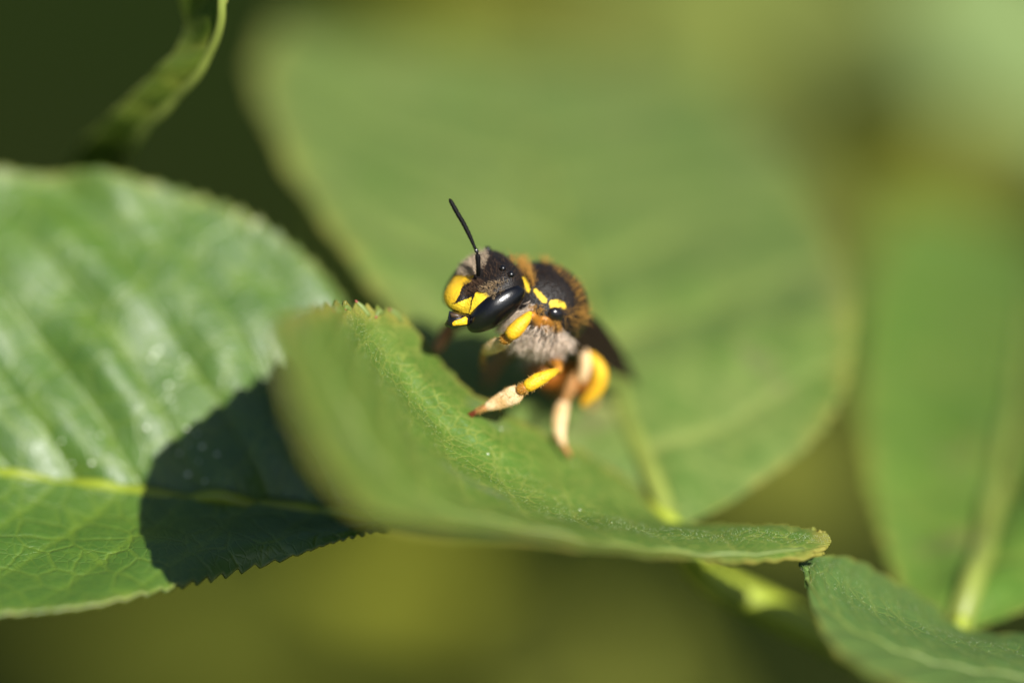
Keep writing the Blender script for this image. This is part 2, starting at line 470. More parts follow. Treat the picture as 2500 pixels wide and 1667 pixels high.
perch_rows = [
    [(668, 790, -1.15), (762, 760, -.55), (850, 752, 0), (930, 766, .18), (1000, 788, .30)],
    [(696, 892, -1.65), (800, 865, -.8), (912, 872, 0), (992, 862, .2), (1064, 868, .38)],
    [(735, 1010, -1.9), (870, 985, -.9), (1005, 985, 0), (1075, 962, .12), (1140, 950, .33)],
    [(805, 1155, -1.85), (960, 1125, -.85), (1110, 1100, 0), (1190, 1060, .16), (1262, 1030, .42)],
    [(925, 1265, -1.5), (1090, 1225, -.65), (1240, 1195, 0), (1335, 1150, .3), (1420, 1105, .65)],
    [(1170, 1300, -1.2), (1290, 1280, -.5), (1380, 1262, 0), (1455, 1225, .3), (1540, 1180, .7)],
    [(1420, 1327, -.9), (1480, 1317, -.42), (1530, 1292, 0), (1572, 1280, .25), (1615, 1262, .55)],
    [(1620, 1350, -.62), (1660, 1340, -.25), (1690, 1312, 0), (1700, 1294, .18), (1712, 1284, .40)],
    [(1820, 1366, -.3), (1858, 1340, -.18), (1880, 1308, 0), (1890, 1292, .08), (1896, 1284, .18)],
    [(1988, 1345, -.12), (2003, 1330, -.06), (2008, 1316, 0), (2003, 1304, .04), (1995, 1296, .08)],
]
leaf('leaf', perch_rows, shoot, M['leaf_perch'], nu=300, nv=150, mid=0.2, nveins=11, slope=-0.5, teeth=(26, 0.042), sides=('v0', 'v1', 'u0', 'u1'), relief=0.008, wave=0.012,
     rib=(0.007, 0.010), rib_mat='midrib_leaf', seed=11, key='perch', edge_w=0.03, vw=0.014, label='curled leaf blade under the bee with a bristly sunlit ridge')
right_rows = [
    [(2320, 1545, .62), (2328, 1543, .62), (2335, 1540, .62), (2345, 1541, .62), (2355, 1543, .62)],
    [(2205, 1440, .85), (2290, 1440, .8), (2378, 1400, .78), (2480, 1430, .75), (2560, 1450, .7)],
    [(2125, 1180, 1.6), (2255, 1205, 1.6), (2432, 1220, 1.4), (2600, 1200, 1.1), (2750, 1200, 1.0)],
    [(2090, 900, 2.6), (2260, 930, 2.6), (2500, 960, 2.3), (2700, 950, 1.7), (2900, 900, 1.6)],
    [(2110, 660, 3.9), (2300, 690, 3.9), (2550, 730, 3.5), (2800, 720, 2.6), (2950, 700, 2.5)],
    [(2190, 500, 5.0), (2350, 530, 5.0), (2560, 570, 4.8), (2750, 600, 3.6), (2850, 600, 3.5)],
]
leaf('leaf', right_rows, shoot, M['leaf_right'], nveins=7, teeth=(26, 0.03), relief=0.02, wave=0.04, rib=(0.07, 0.02), seed=5, key='right', label='blurred green blade with a broad pale midrib, behind the low curled leaf')
low_rows = [
    [(1965, 1402, .0), (1956, 1390, .0), (1950, 1376, .02), (1958, 1364, .06), (1975, 1356, .1)],
    [(1988, 1495, -.42), (1992, 1445, -.2), (2002, 1398, .0), (2040, 1376, .2), (2080, 1366, .35)],
    [(2052, 1590, -.8), (2062, 1512, -.36), (2078, 1456, 0), (2122, 1422, .25), (2165, 1412, .45)],
    [(2182, 1665, -1.0), (2182, 1575, -.45), (2182, 1512, 0), (2232, 1482, .28), (2272, 1472, .5)],
    [(2350, 1725, -1.0), (2332, 1622, -.45), (2320, 1565, 0), (2330, 1545, .25), (2336, 1528, .5)],
    [(2560, 1745, -1.0), (2520, 1652, -.45), (2470, 1592, 0), (2452, 1566, .2), (2440, 1548, .4)],
    [(2750, 1745, -1.0), (2700, 1662, -.45), (2640, 1592, 0), (2620, 1562, .2), (2600, 1542, .35)],
]
leaf('leaf', low_rows, shoot, M['leaf_low'], nu=240, nv=130, mid=0.25, nveins=8, slope=-0.5, teeth=(22, 0.02), sides=('v0', 'v1'), relief=0.008, wave=0.015, rib=(0.006, 0.008), rib_mat='midrib_leaf', seed=21, key='low', vw=0.025,
     label='low blue-green blade curling up at its tip below the broad midrib')

# the glossy leaf on the left, its stalk hidden behind the curled leaf
left_rows = [
    [(-520, 1400, -.2), (-520, 1250, .1), (-520, 1110, .4), (-520, 860, .8), (-520, 640, 1.3)],
    [(-260, 1520, -.45), (-260, 1335, -.05), (-260, 1122, .4), (-260, 750, .68), (-260, 440, 1.05)],
    [(0, 1500, -.42), (0, 1345, 0), (0, 1150, .4), (0, 770, .66), (20, 420, 1.02)],
    [(220, 1478, -.38), (220, 1350, 0), (205, 1176, .4), (235, 800, .65), (285, 438, 1.0)],
    [(430, 1425, -.2), (430, 1330, .0), (405, 1205, .35), (455, 860, .62), (520, 500, .95)],
    [(600, 1382, 0), (600, 1322, .05), (575, 1222, .3), (645, 930, .58), (725, 622, .88)],
    [(760, 1338, .05), (752, 1302, .1), (745, 1234, .3), (795, 1040, .52), (855, 755, .82)],
    [(880, 1292, .15), (872, 1280, .16), (870, 1252, .28), (892, 1140, .48), (930, 930, .75)],
    [(948, 1262, .3), (948, 1260, .3), (949, 1256, .3), (952, 1250, .32), (958, 1240, .35)],
]
left_rows = [r for r in left_rows][::-1]
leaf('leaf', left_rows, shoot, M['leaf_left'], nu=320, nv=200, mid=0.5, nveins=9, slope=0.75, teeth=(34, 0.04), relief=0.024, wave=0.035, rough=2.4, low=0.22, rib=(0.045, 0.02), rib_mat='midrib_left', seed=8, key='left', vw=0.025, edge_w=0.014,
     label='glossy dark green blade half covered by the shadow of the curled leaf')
stem('petiole', [P(900, 1258, .3), P(948, 1258, .32), P(1060, 1250, .42), P(1250, 1262, .62), P(1450, 1276, .68), P(1640, 1290, .64)], [.03, .04, .04, .04, .045, .045], M['stem'], shoot)

# narrow curling leaf that hangs in from above
rootC = P(900, -2200, 9.0)
hang = empty('hanging_shoot', on_ground(rootC[0], rootC[1] + 6))
tag(hang, 'narrow twisted leaf hanging down against the dark background', 'plant')
hang_rows = [
    [(545, -160, .1), (528, -160, .12), (500, -160, .2), (460, -160, .35), (430, -160, .45)],
    [(547, -30, .12), (535, -30, .14), (515, -25, .25), (470, -20, .42), (440, -10, .52)],
    [(546, 60, .22), (530, 60, .2), (505, 65, .28), (475, 70, .42), (450, 75, .52)],
    [(514, 150, .36), (500, 145, .32), (478, 138, .34), (450, 132, .42), (425, 125, .5)],
    [(440, 245, .56), (428, 232, .52), (410, 216, .50), (388, 198, .52), (368, 185, .58)],
    [(350, 335, .86), (335, 322, .82), (315, 306, .80), (292, 292, .80), (272, 282, .84)],
    [(310, 405, 1.25), (285, 398, 1.22), (252, 388, 1.2), (218, 378, 1.2), (188, 372, 1.22)],
    [(300, 500, 1.7), (265, 500, 1.7), (225, 495, 1.7), (190, 490, 1.7), (155, 480, 1.7)],
]
leaf('leaf', hang_rows, hang, M['leaf_hang'], nu=120, nv=40, mid=0.15, nveins=8, teeth=(14, 0.012), relief=0.006, wave=0.006, rib=(0.022, 0.02), seed=14, key='hang')
stem('stem', [P(536, -40, .2), P(533, -160, .16), P(525, -400, .3), P(560, -800, 1.2), P(800, -1300, 4.0), P(900, -900, 8.0), on_ground(rootC[0], rootC[1] + 6)], [0.022, 0.025, 0.03, 0.04, 0.06, 0.08, 0.1], M['stem'], hang, 100)

# plants far behind, wholly out of focus
def far_plant(name, px, py, d, w, hgt, mat, label, lean=0.0, tilt=0.5, group='blurred plants far behind', seed=1, foot=(0, 3), stem_from=1):
    c = P(px, py, d)
    g = on_ground(c[0] + foot[0], c[1] + foot[1])
    root = empty(name, g)
    tag(root, label, 'plant', group)
    rows = []
    for u in np.linspace(-1, 1, 7):
        ww = w * max(0.05, math.sqrt(max(0, 1 - u * u)) * (1.0 - 0.18 * u))
        row = []
        for v in (-1, -0.5, 0, 0.5, 1):
            x = v * ww + u * hgt * math.sin(lean) * -1
            y = u * hgt * math.cos(lean)
            row.append((px + x, py - y + 0.0, d + u * tilt * hgt / 560 + 0.12 * ww / 560 * (abs(v) - 1)))
        rows.append(row)
    leaf('leaf', rows, root, mat, nu=60, nv=40, nveins=7, teeth=(22, 0.04), relief=0.03, wave=0.06, rib=(0.05, 0.012), seed=seed, key=name + str(seed))
    b = np.array(P(*rows[0][2])) if stem_from else np.array(P(*rows[-1][2]))
    stem('stem', [b, b * 0.6 + g * 0.4 + np.array([0.4, 0.6, 0.5]), g], [0.04, 0.07, 0.1], M['stem_dark'], root)
    return root

far_plant('background_leaf', 2540, 110, 9.0, 300, 360, M['leaf_far_pale'], 'pale mint green soft leaf, the palest far behind', lean=0.5, seed=31)
far_plant('background_leaf', 1960, 260, 11.0, 460, 600, M['leaf_far_mid'], 'large olive green soft leaf beyond the broad pale blade', lean=0.35, seed=32)
far_plant('background_leaf', 1350, 20, 12.0, 520, 200, M['leaf_far_olive'], 'olive brown soft leaf over the top margin of the broad blade', lean=0.1, seed=33)
far_plant('background_leaf', 2320, 420, 8.0, 280, 170, M['leaf_far_olive'], 'dull olive soft leaf between the pale mint leaf and the broad midrib', lean=-0.6, seed=34)
far_plant('background_leaf', 1150, 1420, 10.5, 260, 400, M['leaf_far_yellow'], 'bright yellowish soft leaf under the bristly leaf ridge', lean=1.25, seed=35)
far_plant('background_leaf', 0, 1690, 13.0, 360, 420, M['leaf_far_tan'], 'dull tan soft leaf under the glossy dark green blade', lean=1.3, seed=36)
far_plant('background_leaf', 700, 1600, 15.0, 420, 560, M['leaf_far_olive'], 'dim olive soft leaf between the two tan leaves below', lean=1.2, seed=37)
far_plant('background_leaf', 1330, 1700, 13.5, 320, 380, M['leaf_far_tan'], 'brownish soft leaf beneath the yellowish one', lean=0.5, seed=38)
far_plant('background_leaf', 1900, 1130, 9.0, 240, 200, M['leaf_far_olive'], 'dark olive soft leaf in the gap beside the broad midrib', lean=0.3, seed=39)

# ------------------------------------------------------------------ the bee
bee = empty('bee', P(1142, 1018, .25))
tag(bee, 'yellow and black woolly bee with large dark eyes standing on the curled leaf', 'bee')

def unit(v):
    v = np.asarray(v, float)
    return v / np.linalg.norm(v)

HL = unit(cam_vec(.45, -.74, -.5))
HU = unit(cam_vec(.755, .0, .655)); HU = unit(HU - HL * (HU @ HL))
HF = np.cross(HL, HU)
HC = P(1184, 707, .14)
def H(f, l, u):
    return HC + HF * f + HL * l + HU * u

TF = unit(cam_vec(-.74, -.52, .42))
TU = cam_vec(.25, -.38, .88); TU = unit(TU - TF * (TU @ TF))
TL = np.cross(TU, TF)
TC = P(1325, 748, .29)

def ball(bm_v, bm_f, centre, axes, radii, deform=None, nu=48, nv=28):
    base = len(bm_v)
    for j in range(nv + 1):
        th = math.pi * j / nv
        for i in range(nu):
            ph = 2 * math.pi * i / nu
            s = np.array([math.sin(th) * math.cos(ph), math.sin(th) * math.sin(ph), math.cos(th)])
            if deform is not None:
                s = deform(s)
            bm_v.append(centre + axes[0] * s[0] * radii[0] + axes[1] * s[1] * radii[1] + axes[2] * s[2] * radii[2])
    for j in range(nv):
        for i in range(nu):
            i2 = (i + 1) % nu
            bm_f.append((base + j * nu + i, base + (j + 1) * nu + i, base + (j + 1) * nu + i2, base + j * nu + i2))

def head_shape(s):
    f, l, u = s
    s = np.sign(s) * np.abs(s) ** 0.88
    s = s / max(np.linalg.norm(s), 1e-6) * (np.abs(s) ** 2.6).sum() ** (-1 / 2.6) * np.linalg.norm(s)
    f, l, u = s
    l *= 1 - 0.24 * max(0, -u) ** 1.2
    if f < 0: f *= 0.8
    return np.array([f, l, u])

bv, bf = [], []
ball(bv, bf, HC, (HF, HL, HU), (.112, .178, .172), head_shape)
ball(bv, bf, H(.070, 0, -.105), (HF, HL, HU), (.055, .088, .070))
ball(bv, bf, H(.085, 0, .02), (HF, HL, HU), (.035, .05, .05))
ball(bv, bf, H(-.10, 0, .02) * .5 + TC * .5, (HF, HL, HU), (.13, .09, .09))
ball(bv, bf, TC, (TF, TL, TU), (.215, .205, .195))
ball(bv, bf, TC + TF * -.10 + TU * .02, (TF, TL, TU), (.12, .14, .12))
ball(bv, bf, TC - TU * .09 + TF * .02, (TF, TL, TU), (.14, .145, .115))
AB = [((1368, 812, .62), .130), ((1392, 855, .80), .135), ((1405, 890, .88), .135), ((1370, 905, .84), .115), ((1335, 900, .74), .085)]
for (q, r) in AB:
    ball(bv, bf, P(*q), (TF, TL, TU), (r, r * 1.12, r))
tmp = link('body_raw', bv, bf, M['stem'])
rm = tmp.modifiers.new('r', 'REMESH'); rm.mode = 'VOXEL'; rm.voxel_size = 0.0048
smo = tmp.modifiers.new('s', 'SMOOTH'); smo.iterations = 8; smo.factor = 0.5
bpy.context.view_layer.update()
dg = bpy.context.evaluated_depsgraph_get()
body_me = bpy.data.meshes.new_from_object(tmp.evaluated_get(dg))
bpy.data.objects.remove(tmp, do_unlink=True)
nvb = len(body_me.vertices)
co = np.empty(nvb * 3); body_me.vertices.foreach_get('co', co); co = co.reshape(-1, 3)
no = np.empty(nvb * 3); body_me.vertices.foreach_get('normal', no); no = no.reshape(-1, 3)

def zp(pts):
    """outline traced in an enlargement of the bee -> photo coordinates"""
    return np.array([(1050 + x / 3.92, 460 + y / 3.92) for x, y in pts])

def inside(poly, x, y):
    r = np.zeros(len(x), bool)
    j = len(poly) - 1
    for i in range(len(poly)):
        xi, yi = poly[i]; xj, yj = poly[j]
        c = ((yi > y) != (yj > y)) & (x < (xj - xi) * (y - yi) / (yj - yi + 1e-12) + xi)
        r ^= c
        j = i
    return r

facing = np.einsum('ij,ij->i', no, unit(EYE - FOCUS)[None, :].repeat(nvb, 0)) > 0.02
is_head = (np.linalg.norm(co - HC, axis=1) < np.linalg.norm(co - TC, axis=1) * 1.02)
ab_pts = np.array([P(*q) for q, r in AB])
is_ab = (np.linalg.norm(co[:, None] - ab_pts[None], axis=2).min(axis=1) < np.linalg.norm(co - TC, axis=1) * 0.86) & ~is_head

# each marking is laid on the near side and on the mirrored far side of the bee
mir_h = co - 2 * ((co - HC) @ HL)[:, None] * HL
mir_t = co - 2 * ((co - TC) @ TL)[:, None] * TL
mn_h = no - 2 * (no @ HL)[:, None] * HL
mn_t = no - 2 * (no @ TL)[:, None] * TL
vd = unit(EYE - FOCUS)
def paint_mask(poly, mirror):
    x, y, d = pix(co)
    m = inside(poly, x, y) & facing
    if mirror is not None:
        mc, mn = (mir_h, mn_h) if mirror == 'h' else (mir_t, mn_t)
        x, y, d = pix(mc)
        m |= inside(poly, x, y) & ((mn @ vd) > 0.02) & ~facing
    return m

DARK = np.array([.0085, .006, .005])
YEL = np.array([.74, .50, .024])
YEL_SHADE = np.array([.70, .42, .018])  # far face strip: the same yellow with its shade painted in
colr = np.tile(DARK, (nvb, 1))
near_t = is_head
F1 = zp([(430, 1010), (440, 995), (540, 1000), (580, 1050), (560, 1080), (470, 1160), (400, 1215), (374, 1202), (404, 1080)])
F2 = zp([(396, 1040), (384, 1130), (366, 1200), (290, 1188), (225, 1168), (165, 1120), (170, 1098), (230, 1108), (330, 1066)])
F3 = zp([(260, 820), (370, 805), (418, 836), (396, 890), (306, 940), (276, 1024), (236, 1092), (150, 1120), (120, 1040), (172, 920), (228, 850)])
F4 = zp([(878, 850), (900, 846), (945, 915), (960, 970), (942, 998), (920, 980), (905, 912)])
T1 = zp([(988, 962), (1012, 956), (1062, 998), (1117, 1060), (1112, 1092), (1080, 1098), (1030, 1042), (995, 992)])
T2 = zp([(1138, 1092), (1160, 1068), (1232, 1064), (1292, 1098), (1304, 1145), (1282, 1164), (1250, 1130), (1200, 1150), (1150, 1142)])
for poly, c_, mm, sel in ((F1, YEL, 'h', is_head), (F2, YEL, 'h', is_head), (F3, YEL_SHADE, None, is_head), (F4, YEL, 'h', None), (T1, YEL, 't', ~is_head), (T2, YEL, 't', ~is_head)):
    m = paint_mask(poly, mm)
    if sel is not None: m &= sel
    colr[m] = c_
vent = is_ab & (((co - P(1400, 830, .9)) @ TU) < -0.05)
colr[vent] = (.42, .12, .012)
colr[is_ab & ~vent] = DARK * 0.8
body_me.polygons.foreach_set('use_smooth', [True] * len(body_me.polygons))
ca = body_me.attributes.new('tint', 'FLOAT_COLOR', 'POINT')
ca.data.foreach_set('color', np.c_[colr, np.ones(nvb)].astype(np.float32).ravel())
body_me.name = 'body'
body_me.materials.clear()
M['cuticle'] = plain('cuticle', (0, 0, 0), rough=0.48, spec=0.3, var=0.25, scale=30, attr='tint', bump=0.6, bscale=130)
body_me.materials.append(M['cuticle'])
body = bpy.data.objects.new('body', body_me)
COL.objects.link(body); put(body, bee)

M['eye'] = plain('eye', (.002, .002, .003), rough=0.27, spec=0.6, var=0.2, scale=8, bump=0.12, bscale=170)
M['black_shell'] = plain('black_shell', (.008, .007, .008), rough=0.22, spec=0.6, var=0.2, scale=20)
M['antenna'] = plain('antenna', (.003, .003, .003), rough=0.6, spec=0.12, var=0.3, scale=40)
def pitted(name, c1, c2, c3):
    t = NT(name)
    tc = t.n('ShaderNodeTexCoord')
    n1 = t.n('ShaderNodeTexNoise'); t.set(n1, Scale=22.0, Detail=4.0); t.l(tc.outputs['Object'], n1.inputs['Vector'])
    vo = t.n('ShaderNodeTexVoronoi'); t.set(vo, Scale=120.0); t.l(tc.outputs['Object'], vo.inputs['Vector'])
    c = t.mix(t.ramp(n1.outputs['Fac'], 0.42, 0.66), c1, c2)
    c = t.mix(t.math('MULTIPLY', t.math('SUBTRACT', 1.0, t.ramp(vo.outputs['Distance'], 0.10, 0.34)), 0.55), c, c3)
    pr = t.n('ShaderNodeBsdfPrincipled'); t.l(c, pr.inputs['Base Color']); t.set(pr, Roughness=0.5)
    pr.inputs['Specular IOR Level'].default_value = 0.35
    bp = t.n('ShaderNodeBump'); t.set(bp, Strength=0.5, Distance=0.005); t.l(vo.outputs['Distance'], bp.inputs['Height']); t.l(bp.outputs[0], pr.inputs['Normal'])
    t.l(pr.outputs[0], t.out.inputs[0])
    return t.m
M['yellow_leg'] = pitted('yellow_leg', (.74, .44, .016), (.62, .29, .012), (.36, .15, .01))
M['tan_foot'] = pitted('tan_foot', (.72, .52, .30), (.60, .37, .16), (.36, .18, .07))
M['yellow_shell'] = plain('yellow_shell', (.72, .43, .014), rough=0.5, spec=0.3, var=0.22, scale=16, bump=0.7, bscale=90)
def banded(name, c1, c2):
    t = NT(name)
    tc = t.n('ShaderNodeTexCoord')
    mp = t.n('ShaderNodeMapping'); mp.inputs['Scale'].default_value = (26, 26, 7); t.l(tc.outputs['Object'], mp.inputs['Vector'])
    n1 = t.n('ShaderNodeTexNoise'); t.set(n1, Scale=1.0, Detail=4.0); t.l(mp.outputs[0], n1.inputs['Vector'])
    pr = t.n('ShaderNodeBsdfPrincipled'); t.l(t.mix(t.ramp(n1.outputs['Fac'], 0.42, 0.62), c1, c2), pr.inputs['Base Color'])
    t.set(pr, Roughness=0.5); pr.inputs['Specular IOR Level'].default_value = 0.3
    t.l(pr.outputs[0], t.out.inputs[0])
    return t.m
M['hind_shell'] = banded('hind_shell', (.66, .40, .014), (.40, .17, .02))
M['tan_smooth'] = plain('tan_smooth', (.62, .39, .23), rough=0.6, spec=0.3, var=0.3, scale=14, bump=0.6, bscale=90)
M['brown_foot'] = plain('brown_foot', (.34, .16, .05), rough=0.6, spec=0.3, var=0.25, scale=10)
M['lip'] = plain('lip', (.06, .035, .02), rough=0.4, spec=0.4, var=0.3, scale=30)
M['claw'] = plain('claw', (.16, .028, .016), rough=0.3, spec=0.5, var=0.2)
M['amber_shell'] = plain('amber_shell', (.42, .17, .02), rough=0.4, spec=0.5, var=0.25, scale=16, trans=0.15)

# compound eyes
for s in (1, -1):
    ev, ef = [], []
    def eye_shape(p):
        f, l, u = p
        f = f + 0.10 * (1 - u * u)
        return np.array([f * (1 - 0.16 * u * -1 if u < 0 else 1.0), l * (1 - 0.12 * u * u), u])
    ax_u = unit(HU + HL * (0.06 * s) - HF * 0.06); ax_l = unit(HL * s - ax_u * ((HL * s) @ ax_u)); ax_f = np.cross(ax_l, ax_u) * s
    ball(ev, ef, H(-.004 if s > 0 else -.030, .142 * s, -.022), (ax_f, ax_l, ax_u), (.078, .066, .152), eye_shape, 56, 40)
    link('eye', ev, ef, M['eye'], bee)
# ocelli
def surf(px, py, sel):
    x, y, d = pix(co)
    w = np.where(facing & sel & ((x - px) ** 2 + (y - py) ** 2 < 25), d, 1e9)
    return int(np.argmin(w))
i1 = surf(1227, 652, is_head); i2 = surf(1250, 668, is_head | True)
pm = co[i2] - 2 * ((co[i2] - HC) @ HL) * HL
i3 = int(np.argmin(np.linalg.norm(co - pm, axis=1)))
for i in (i1, i2, i3):
    ev, ef = [], []
    ball(ev, ef, co[i] + no[i] * 0.002, (HF, HL, HU), (.0155, .0155, .0155), None, 18, 12)
    link('ocellus', ev, ef, M['eye'], bee)

# antenna
def part_limb(name, pts, rad, mat, parent=None, flat=None, n=18):
    v, f = limb([P(*p) for p in pts], rad, n, 14, flat)
    return link(name, v, f, mat, parent or bee)

ant = part_limb('antenna', [(1168, 674, .0), (1168, 652, -.035), (1166, 618, -.05)], [.0095, .0105, .0122], M['antenna'])
part_limb('joint', [(1166, 620, -.05), (1163, 612, -.05), (1160, 606, -.05)], [.0080, .0092, .0080], M['black_shell'], ant)
fl = [(1160.5, 608), (1155.5, 596), (1149, 581), (1143.5, 569), (1138, 558), (1132, 546.5), (1126, 536), (1118, 523), (1108, 505), (1097, 485)]
fr_ = [.0066, .0074, .0090, .0098, .0102, .0104, .0104, .0104, .0102, .0088]
pp = crom(np.array([P(x, y, -.05) for x, y in fl]), 110); rr = crom(np.array(fr_)[:, None], 110)[:, 0]
seg = np.abs(np.sin(np.linspace(0, 10 * math.pi, 110))); rr = rr * (0.84 + 0.16 * np.clip(seg * 3, 0, 1))
rr[-6:] *= np.array([.98, .94, .86, .72, .5, .2]); rr[:2] *= (.7, .9)
v, f = tube(pp, rr, 16)
link('flagellum', v, f, M['antenna'], ant)

# mandibles and lip
def shape_from(name, outline, d0, thick, mat, parent, bulge=0.6):
    """rounded shell: an outline on the near side, with real thickness behind"""
    pts = np.array([P(x, y, d0) for x, y in outline]); c = pts.mean(axis=0)
    V = []; F = []
    n = len(pts); rings = [(1.0, 0.5), (0.97, 0.22), (0.80, 0.02), (0.45, -0.08)]
    for k, (s_, z_) in enumerate(rings):
        for p in pts: V.append(c + (p - c) * s_ + FWD * (thick * z_))
    V.append(c + FWD * (thick * -0.1)); top = len(V) - 1
    for p in pts: V.append(c + (p - c) * 0.85 + FWD * thick)
    bb = len(V) - n
    V.append(c + FWD * (thick * 1.05)); bot = len(V) - 1
    for k in range(len(rings) - 1):
        for i in range(n):
            j = (i + 1) % n
            F.append((k * n + i, k * n + j, (k + 1) * n + j, (k + 1) * n + i))
    for i in range(n):
        j = (i + 1) % n
        F.append(((len(rings) - 1) * n + i, (len(rings) - 1) * n + j, top))
        F.append((i, bb + i, bb + j, j)); F.append((bb + i, bot, bb + j))
    return link(name, V, F, mat, parent)

mand = shape_from('mandible', zp([(180, 1170), (250, 1180), (330, 1205), (385, 1215), (388, 1290), (350, 1315), (280, 1325), (225, 1350), (150, 1320), (135, 1300), (165, 1250)]), -.015, .10, M['black_shell'], bee)
shape_from('mandible_mark', zp([(200, 1290), (225, 1265), (290, 1245), (340, 1225), (358, 1240), (356, 1300), (280, 1312), (215, 1318)]), -.026, .03, M['yellow_shell'], mand)
shape_from('labrum', zp([(190, 1190), (260, 1195), (310, 1225), (260, 1240), (200, 1235)]), -.028, .03, M['lip'], bee)

# tegulae at the wing roots
v, f = [], []
ball(v, f, P(1357, 767, .10), (TF, TL, TU), (.040, .027, .032), None, 24, 16); link('tegula', v, f, M['black_shell'], bee)
v, f = [], []
ball(v, f, P(1336, 783, .12), (TF, TL, TU), (.048, .030, .026), None, 24, 16); link('tegula_rim', v, f, M['amber_shell'], bee)

# legs: each one root with its segments as sub-parts
FLAT = (unit(cam_vec(0.3, 1.0, 0.2)), 0.62)
def leg(segs):
    root = None
    for nm, pts, rad, mat, fl_ in segs:
        o = part_limb(nm if root is not None else 'leg', pts, rad, M[mat], root, FLAT if fl_ else None)
        if root is None: root = o
    return root
# near fore leg
fore = leg([('leg', [(1330, 800, .22), (1312, 785, .10), (1296, 766, .02)], [.03, .026, .016], 'amber_shell', False),
     ('tibia', [(1298, 761, .0), (1281, 781, -.03), (1260, 804, -.04), (1238, 824, -.02)], [.008, .026, .034, .028], 'yellow_leg', False),
     ('knee', [(1252, 816, .0), (1236, 827, .01), (1222, 831, .03)], [.026, .025, .019], 'amber_shell', False),
     ('tarsus', [(1240, 832, .05), (1216, 841, .10), (1194, 851, .16), (1180, 862, .24)], [.024, .033, .028, .014], 'tan_foot', True),
     ('tarsus_tip', [(1184, 858, .22), (1178, 875, .32), (1180, 900, .50)], [.013, .011, .009], 'brown_foot', False)])
# near middle leg
middle = leg([('leg', [(1335, 865, .42), (1355, 890, .26), (1364, 905, .14)], [.05, .035, .018], 'amber_shell', False),
     ('tibia', [(1364, 902, .12), (1342, 913, .06), (1312, 928, .04), (1278, 949, .04)], [.009, .023, .032, .029], 'yellow_leg', False),
     ('knee', [(1292, 940, .04), (1276, 949, .05), (1260, 955, .06)], [.027, .026, .024], 'amber_shell', False),
     ('tarsus', [(1274, 950, .06), (1254, 964, .08), (1218, 981, .11), (1182, 996, .13)], [.024, .043, .036, .017], 'tan_foot', True),
     ('tarsus_tip', [(1188, 993, .12), (1174, 1000, .13), (1162, 1005, .14)], [.015, .013, .011], 'brown_foot', False),
     ('claw', [(1166, 1002, .13), (1154, 1008, .15), (1145, 1012, .16), (1138, 1022, .18)], [.010, .010, .008, .004], 'claw', False),
     ('claw', [(1164, 1005, .14), (1154, 1013, .15), (1150, 1019, .16), (1150, 1027, .18)], [.009, .008, .006, .003], 'claw', False)])
# near hind leg
hind = leg([('leg', [(1398, 852, .60), (1412, 846, .52), (1424, 850, .48)], [.036, .028, .018], 'amber_shell', False),
     ('femur', [(1424, 848, .46), (1430, 888, .46), (1420, 934, .48)], [.016, .028, .018], 'tan_foot', False),
     ('tibia', [(1436, 858, .46), (1464, 902, .47), (1456, 948, .50), (1416, 994, .53)], [.014, .032, .034, .012], 'yellow_leg', False),
     ('basitarsus', [(1414, 906, .50), (1396, 938, .50), (1378, 984, .50)], [.014, .026, .016], 'brown_foot', True),
     ('tarsus', [(1380, 978, .50), (1369, 1008, .48), (1366, 1056, .46), (1378, 1090, .45)], [.020, .032, .026, .012], 'tan_foot', True),
     ('claw', [(1374, 1082, .45), (1384, 1100, .45), (1394, 1116, .46)], [.013, .012, .007], 'brown_foot', False)])
# far fore leg
leg([('leg', [(1180, 780, .50), (1140, 775, .52), (1105, 790, .50)], [.035, .035, .03], 'brown_foot', False),
     ('tarsus', [(1105, 788, .50), (1085, 820, .48), (1064, 860, .46)], [.034, .030, .020], 'brown_foot', True)])
# far middle and hind legs, under the body
leg([('leg', [(1300, 850, .6), (1255, 845, .75), (1225, 870, .82)], [.035, .03, .024], 'brown_foot', False),
     ('tarsus', [(1225, 870, .82), (1200, 905, .85), (1185, 940, .88)], [.026, .024, .014], 'brown_foot', True)])
leg([('leg', [(1420, 860, .85), (1440, 890, .95), (1452, 925, 1.0)], [.035, .035, .026], 'yellow_shell', False),
     ('tarsus', [(1452, 925, 1.0), (1445, 960, 1.0), (1438, 995, .98)], [.026, .024, .014], 'brown_foot', True)])

# wings
def wing_material():
    t = NT('wing')
    uv = t.n('ShaderNodeUVMap', uv_map='UVMap')
    n1 = t.n('ShaderNodeTexNoise'); t.set(n1, Scale=6.0, Detail=4.0); t.l(uv.outputs[0], n1.inputs['Vector'])
    pr = t.n('ShaderNodeBsdfPrincipled')
    t.l(t.mix(n1.outputs['Fac'], (.006, .004, .003), (.016, .008, .005)), pr.inputs['Base Color']); t.set(pr, Roughness=0.5); pr.inputs['Specular IOR Level'].default_value = 0.15
    tp = t.n('ShaderNodeBsdfTransparent'); tp.inputs[0].default_value = (.45, .33, .2, 1)
    ms = t.n('ShaderNodeMixShader'); ms.inputs[0].default_value = 0.95
    t.l(tp.outputs[0], ms.inputs[1]); t.l(pr.outputs[0], ms.inputs[2]); t.l(ms.outputs[0], t.out.inputs[0])
    return t.m
M['wing'] = wing_material()
M['wing_vein'] = plain('wing_vein', (.02, .012, .008), rough=0.4)
